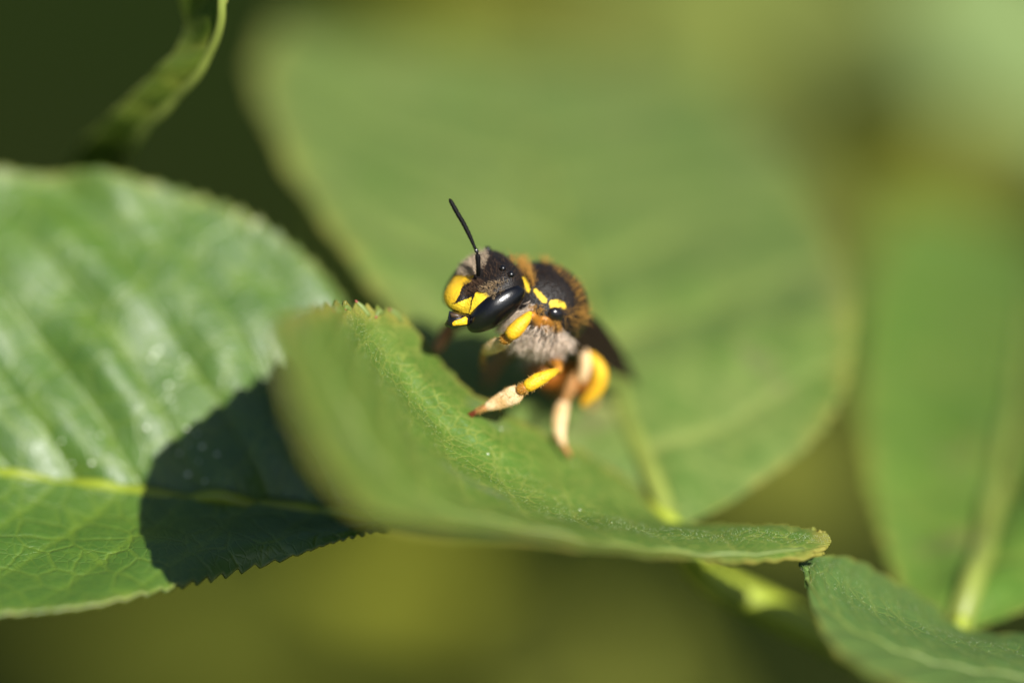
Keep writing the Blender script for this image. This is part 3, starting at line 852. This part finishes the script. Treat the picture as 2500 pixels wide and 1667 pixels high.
def wing(lead, trail):
    A = crom(np.array([P(*p) for p in lead]), 40); B = crom(np.array([P(*p) for p in trail]), 40)
    nv = 14
    G = np.stack([A * (1 - k) + B * k for k in np.linspace(0, 1, nv)], axis=1)
    idx = np.arange(40 * nv).reshape(40, nv)
    F = np.stack([idx[:-1, :-1], idx[1:, :-1], idx[1:, 1:], idx[:-1, 1:]], axis=-1).reshape(-1, 4)
    U, V = np.meshgrid(np.linspace(0, 1, 40), np.linspace(0, 1, nv), indexing='ij')
    o = link('wing', G.reshape(-1, 3), F, M['wing'], bee, uv=np.c_[U.ravel(), V.ravel()])
    sm = o.modifiers.new('thickness', 'SOLIDIFY'); sm.thickness = 0.003
    for k in (0, 4, 8):
        v, f = tube(G[:36, k], np.linspace(.010 if k == 0 else .006, .003, 36), 8)
        link('wing_vein', v, f, M['wing_vein'], o)
    return o
wing([(1376, 786, .24), (1400, 830, .34), (1450, 878, .52), (1556, 940, .88)], [(1404, 752, .40), (1454, 776, .52), (1512, 846, .70), (1557, 934, .90)])
wing([(1390, 770, .55), (1420, 830, .70), (1462, 876, .85), (1535, 928, 1.0)], [(1412, 758, .60), (1450, 790, .74), (1500, 850, .88), (1536, 924, 1.02)])

# fur
def hairs(name, roots, dirs, length, width, mat, parent, jitter=0.35, bend=0.25):
    n = len(roots)
    r = RNG
    D = dirs + r.normal(0, jitter, (n, 3)); D /= np.linalg.norm(D, axis=1)[:, None]
    Ls = length * r.uniform(0.55, 1.15, n)
    a = np.cross(D, r.normal(0, 1, (n, 3))); a /= np.linalg.norm(a, axis=1)[:, None]
    b = np.cross(D, a)
    bendv = a * (bend * Ls * r.uniform(-1, 1, n))[:, None]
    V = np.empty((n, 7, 3))
    for k in range(3):
        an = 2 * math.pi * k / 3
        off = a * math.cos(an) + b * math.sin(an)
        V[:, k] = roots + off * width
        V[:, 3 + k] = roots + D * (Ls * 0.55)[:, None] + bendv * 0.35 + off * width * 0.75
    V[:, 6] = roots + D * Ls[:, None] + bendv
    T = [(0, 1, 4, 3), (1, 2, 5, 4), (2, 0, 3, 5)]
    F = []
    for i in range(n):
        q = 7 * i
        F += [tuple(q + j for j in t_) for t_ in T]
        F += [(q + 3, q + 4, q + 6), (q + 4, q + 5, q + 6), (q + 5, q + 3, q + 6)]
    o = link(name, V.reshape(-1, 3), F, mat, parent)
    o['kind'] = 'stuff'
    return o

M['fur_white'] = plain('fur_white', (.92, .78, .64), rough=0.5, spec=0.3, var=0.12, scale=20, trans=0.35)
M['fur_orange'] = plain('fur_orange', (.54, .29, .06), rough=0.5, spec=0.3, var=0.25, scale=20, trans=0.25)
M['fur_cream'] = plain('fur_cream', (.62, .50, .36), rough=0.5, spec=0.3, var=0.2, scale=20, trans=0.3)
M['fur_amber'] = plain('fur_amber', (.66, .42, .12), rough=0.5, spec=0.3, var=0.2, scale=20, trans=0.3)
M['fur_tan'] = plain('fur_tan', (.42, .30, .17), rough=0.5, spec=0.3, var=0.25, scale=20, trans=0.2)
M['fur_brown'] = plain('fur_brown', (.10, .055, .03), rough=0.5, spec=0.3, var=0.4, scale=20)
M['fur_dark'] = plain('fur_dark', (.035, .020, .012), rough=0.5, spec=0.3, var=0.25, scale=20)

bx, by, bd = pix(co)
def pick(poly, n, sel=None, mirror=None):
    m = paint_mask(poly, mirror)
    if sel is not None: m &= sel
    ids = np.nonzero(m)[0]
    if len(ids) == 0: return ids
    return RNG.choice(ids, n)
def fur(polys, n, comb, wn, length, width, mat, name, sel=None, jitter=0.3, mirror=None):
    ids = np.concatenate([pick(zp(p), n, sel, mirror) for p in polys])
    if len(ids) == 0: return
    c = np.array(comb)
    d = no[ids] * wn + c[None]
    d /= np.linalg.norm(d, axis=1)[:, None]
    hairs(name, co[ids] + RNG.normal(0, .003, (len(ids), 3)), d, length, width, M[mat], bee, jitter)

fur([[(850, 1330), (1000, 1240), (1180, 1300), (1300, 1360), (1390, 1440), (1330, 1540), (1150, 1620), (950, 1660), (820, 1560), (810, 1430)]], 1300, cam_vec(-.5, -.1, -.75), 0.35, .072, .0015, 'fur_white', 'chest_fur', ~is_head, 0.4)
fur([[(720, 630), (800, 610), (900, 690), (990, 860), (1000, 960), (972, 960), (955, 890), (900, 815), (840, 750), (770, 690)]], 330, cam_vec(.05, 0, .65), 0.7, .058, .0008, 'fur_orange', 'collar_fur', None, 0.42)
fur([[(880, 640), (1100, 690), (1270, 810), (1420, 950), (1470, 1100), (1480, 1250), (1370, 1200), (1400, 1090), (1320, 910), (1140, 745), (950, 675)],
     [(1230, 1150), (1480, 1150), (1480, 1300), (1330, 1330)]], 300, cam_vec(.1, 0, .2), 1.0, .055, .0006, 'fur_orange', 'back_fur', ~is_head, 0.45)
fur([[(960, 860), (1000, 780), (1180, 800), (1330, 1050), (1300, 1160), (1120, 1060), (1000, 940)]], 260, cam_vec(.1, 0, .2), 0.8, .025, .0008, 'fur_dark', 'back_down', ~is_head)
fur([[(420, 650), (540, 600), (570, 640), (530, 760), (440, 780), (330, 810), (270, 800), (340, 710)], [(330, 740), (440, 730), (450, 820), (370, 830), (290, 830)]], 420, cam_vec(-.5, -.3, .1), 0.45, .036, .0008, 'fur_cream', 'brow_fur', is_head)
fur([[(480, 950), (620, 890), (730, 890), (690, 990), (620, 1050), (560, 1010), (500, 985)]], 260, cam_vec(-.1, -.2, -.1), 0.6, .040, .0010, 'fur_tan', 'face_fur', is_head)
fur([[(640, 1330), (780, 1190), (930, 1140), (960, 1080), (1010, 1120), (930, 1220), (850, 1260), (720, 1360)]], 500, cam_vec(-.5, -.2, -.5), 0.4, .050, .0010, 'fur_white', 'cheek_fur', None)
fur([[(500, 640), (620, 600), (740, 640), (880, 800), (900, 900), (700, 900), (500, 900)], [(420, 860), (520, 880), (500, 980), (300, 1060), (330, 920)]], 280, cam_vec(-.1, -.1, .3), 0.8, .028, .0006, 'fur_brown', 'crown_fur', is_head)
fur([[(1020, 1100), (1120, 1130), (1100, 1200), (1060, 1300), (980, 1240), (960, 1160)], [(1080, 1230), (1250, 1260), (1260, 1340), (1100, 1340)]], 450, cam_vec(-.3, -.3, -.3), 0.6, .045, .0010, 'fur_orange', 'side_fur', ~is_head)

# short hairs on the legs
def leg_fur(o, n, length, mat):
    for c in [o] + list(o.children):
        if c.name.split('.')[0] in ('claw', 'leg'): continue
        me = c.data
        k = len(me.vertices)
        q = np.empty(k * 3); me.vertices.foreach_get('co', q); q = q.reshape(-1, 3)
        w = np.empty(k * 3); me.vertices.foreach_get('normal', w); w = w.reshape(-1, 3)
        ids = RNG.integers(14, k - 14, n)
        ax = unit(q[-7] - q[7])
        hairs('fuzz', q[ids], w[ids] * 0.8 + ax * 0.8, length, .0009, M[mat], o, 0.25)
for lg in (fore, middle, hind):
    leg_fur(lg, 110, .015, 'fur_amber')

# red-tipped teeth along the tip of the curled leaf
G, N, o_ = LEAVES['perch']
for k, vv in enumerate((0.40, 0.50, 0.61, 0.73, 0.9)):
    j = int(vv * (G.shape[1] - 1))
    p0 = G[2, j]; out = unit(G[0, j] - G[8, j]); side = unit(G[0, j - 2] - G[0, j + 2])
    v, f = limb([p0 - out * .03 - side * .02, p0 - out * .002 + side * .006, p0 + out * .004 + side * .042], [.012, .014, .005], 14, 10)
    th = link('tooth', v, f, M['midrib_leaf'], o_)
    v, f = limb([p0 + out * .002 + side * .030, p0 + out * .004 + side * .050], [.007, .004], 8, 8)
    link('tooth_tip', v, f, M['tooth'], o_)

# ------------------------------------------------------------------ bristles and painted glints on the leaves
def bristles(key, n, length, width, urange=(0, 1), vrange=(0.05, 0.95)):
    G, N, o = LEAVES[key]
    nu, nv = G.shape[:2]
    i = RNG.integers(int(urange[0] * (nu - 1)), int(urange[1] * (nu - 1)), n)
    j = RNG.integers(int(vrange[0] * (nv - 1)), int(vrange[1] * (nv - 1)), n)
    f1 = RNG.uniform(0, 1, (n, 1)); f2 = RNG.uniform(0, 1, (n, 1))
    p = G[i, j] * (1 - f1) * (1 - f2) + G[np.minimum(i + 1, nu - 1), j] * f1 * (1 - f2) + G[i, np.minimum(j + 1, nv - 1)] * (1 - f1) * f2 + G[np.minimum(i + 1, nu - 1), np.minimum(j + 1, nv - 1)] * f1 * f2
    hairs('bristles', p, N[i, j] + RNG.normal(0, .5, (n, 3)), length, width, M['bristle'], o, 0.4, 0.4)
bristles('perch', 1500, .009, .0007, (0, 1), (0.38, 0.68))
bristles('low', 450, .013, .0006, (0, 1), (0.3, 0.75))

def glint_beads(key, n, r0, urange, vrange):
    G, N, o = LEAVES[key]
    nu, nv = G.shape[:2]
    V, F = [], []
    for _ in range(n):
        i = int(RNG.uniform(*urange) * (nu - 1)); j = int(RNG.uniform(*vrange) * (nv - 1))
        r = r0 * RNG.uniform(0.6, 1.3)
        ball(V, F, G[i, j] + N[i, j] * r * 0.3, (RIGHT, FWD, UPC), (r, r, r * 0.8), None, 10, 6)
    b = link('glint_beads', V, F, M['glint_bead'], o); b['kind'] = 'stuff'
glint_beads('left', 9, .0095, (0.50, 0.56), (0.60, 0.76))
glint_beads('left', 9, .0095, (0.42, 0.49), (0.54, 0.64))
glint_beads('left', 6, .009, (0.60, 0.72), (0.53, 0.62))
glint_beads('perch', 4, .0045, (0.25, 0.6), (0.6, 0.95))
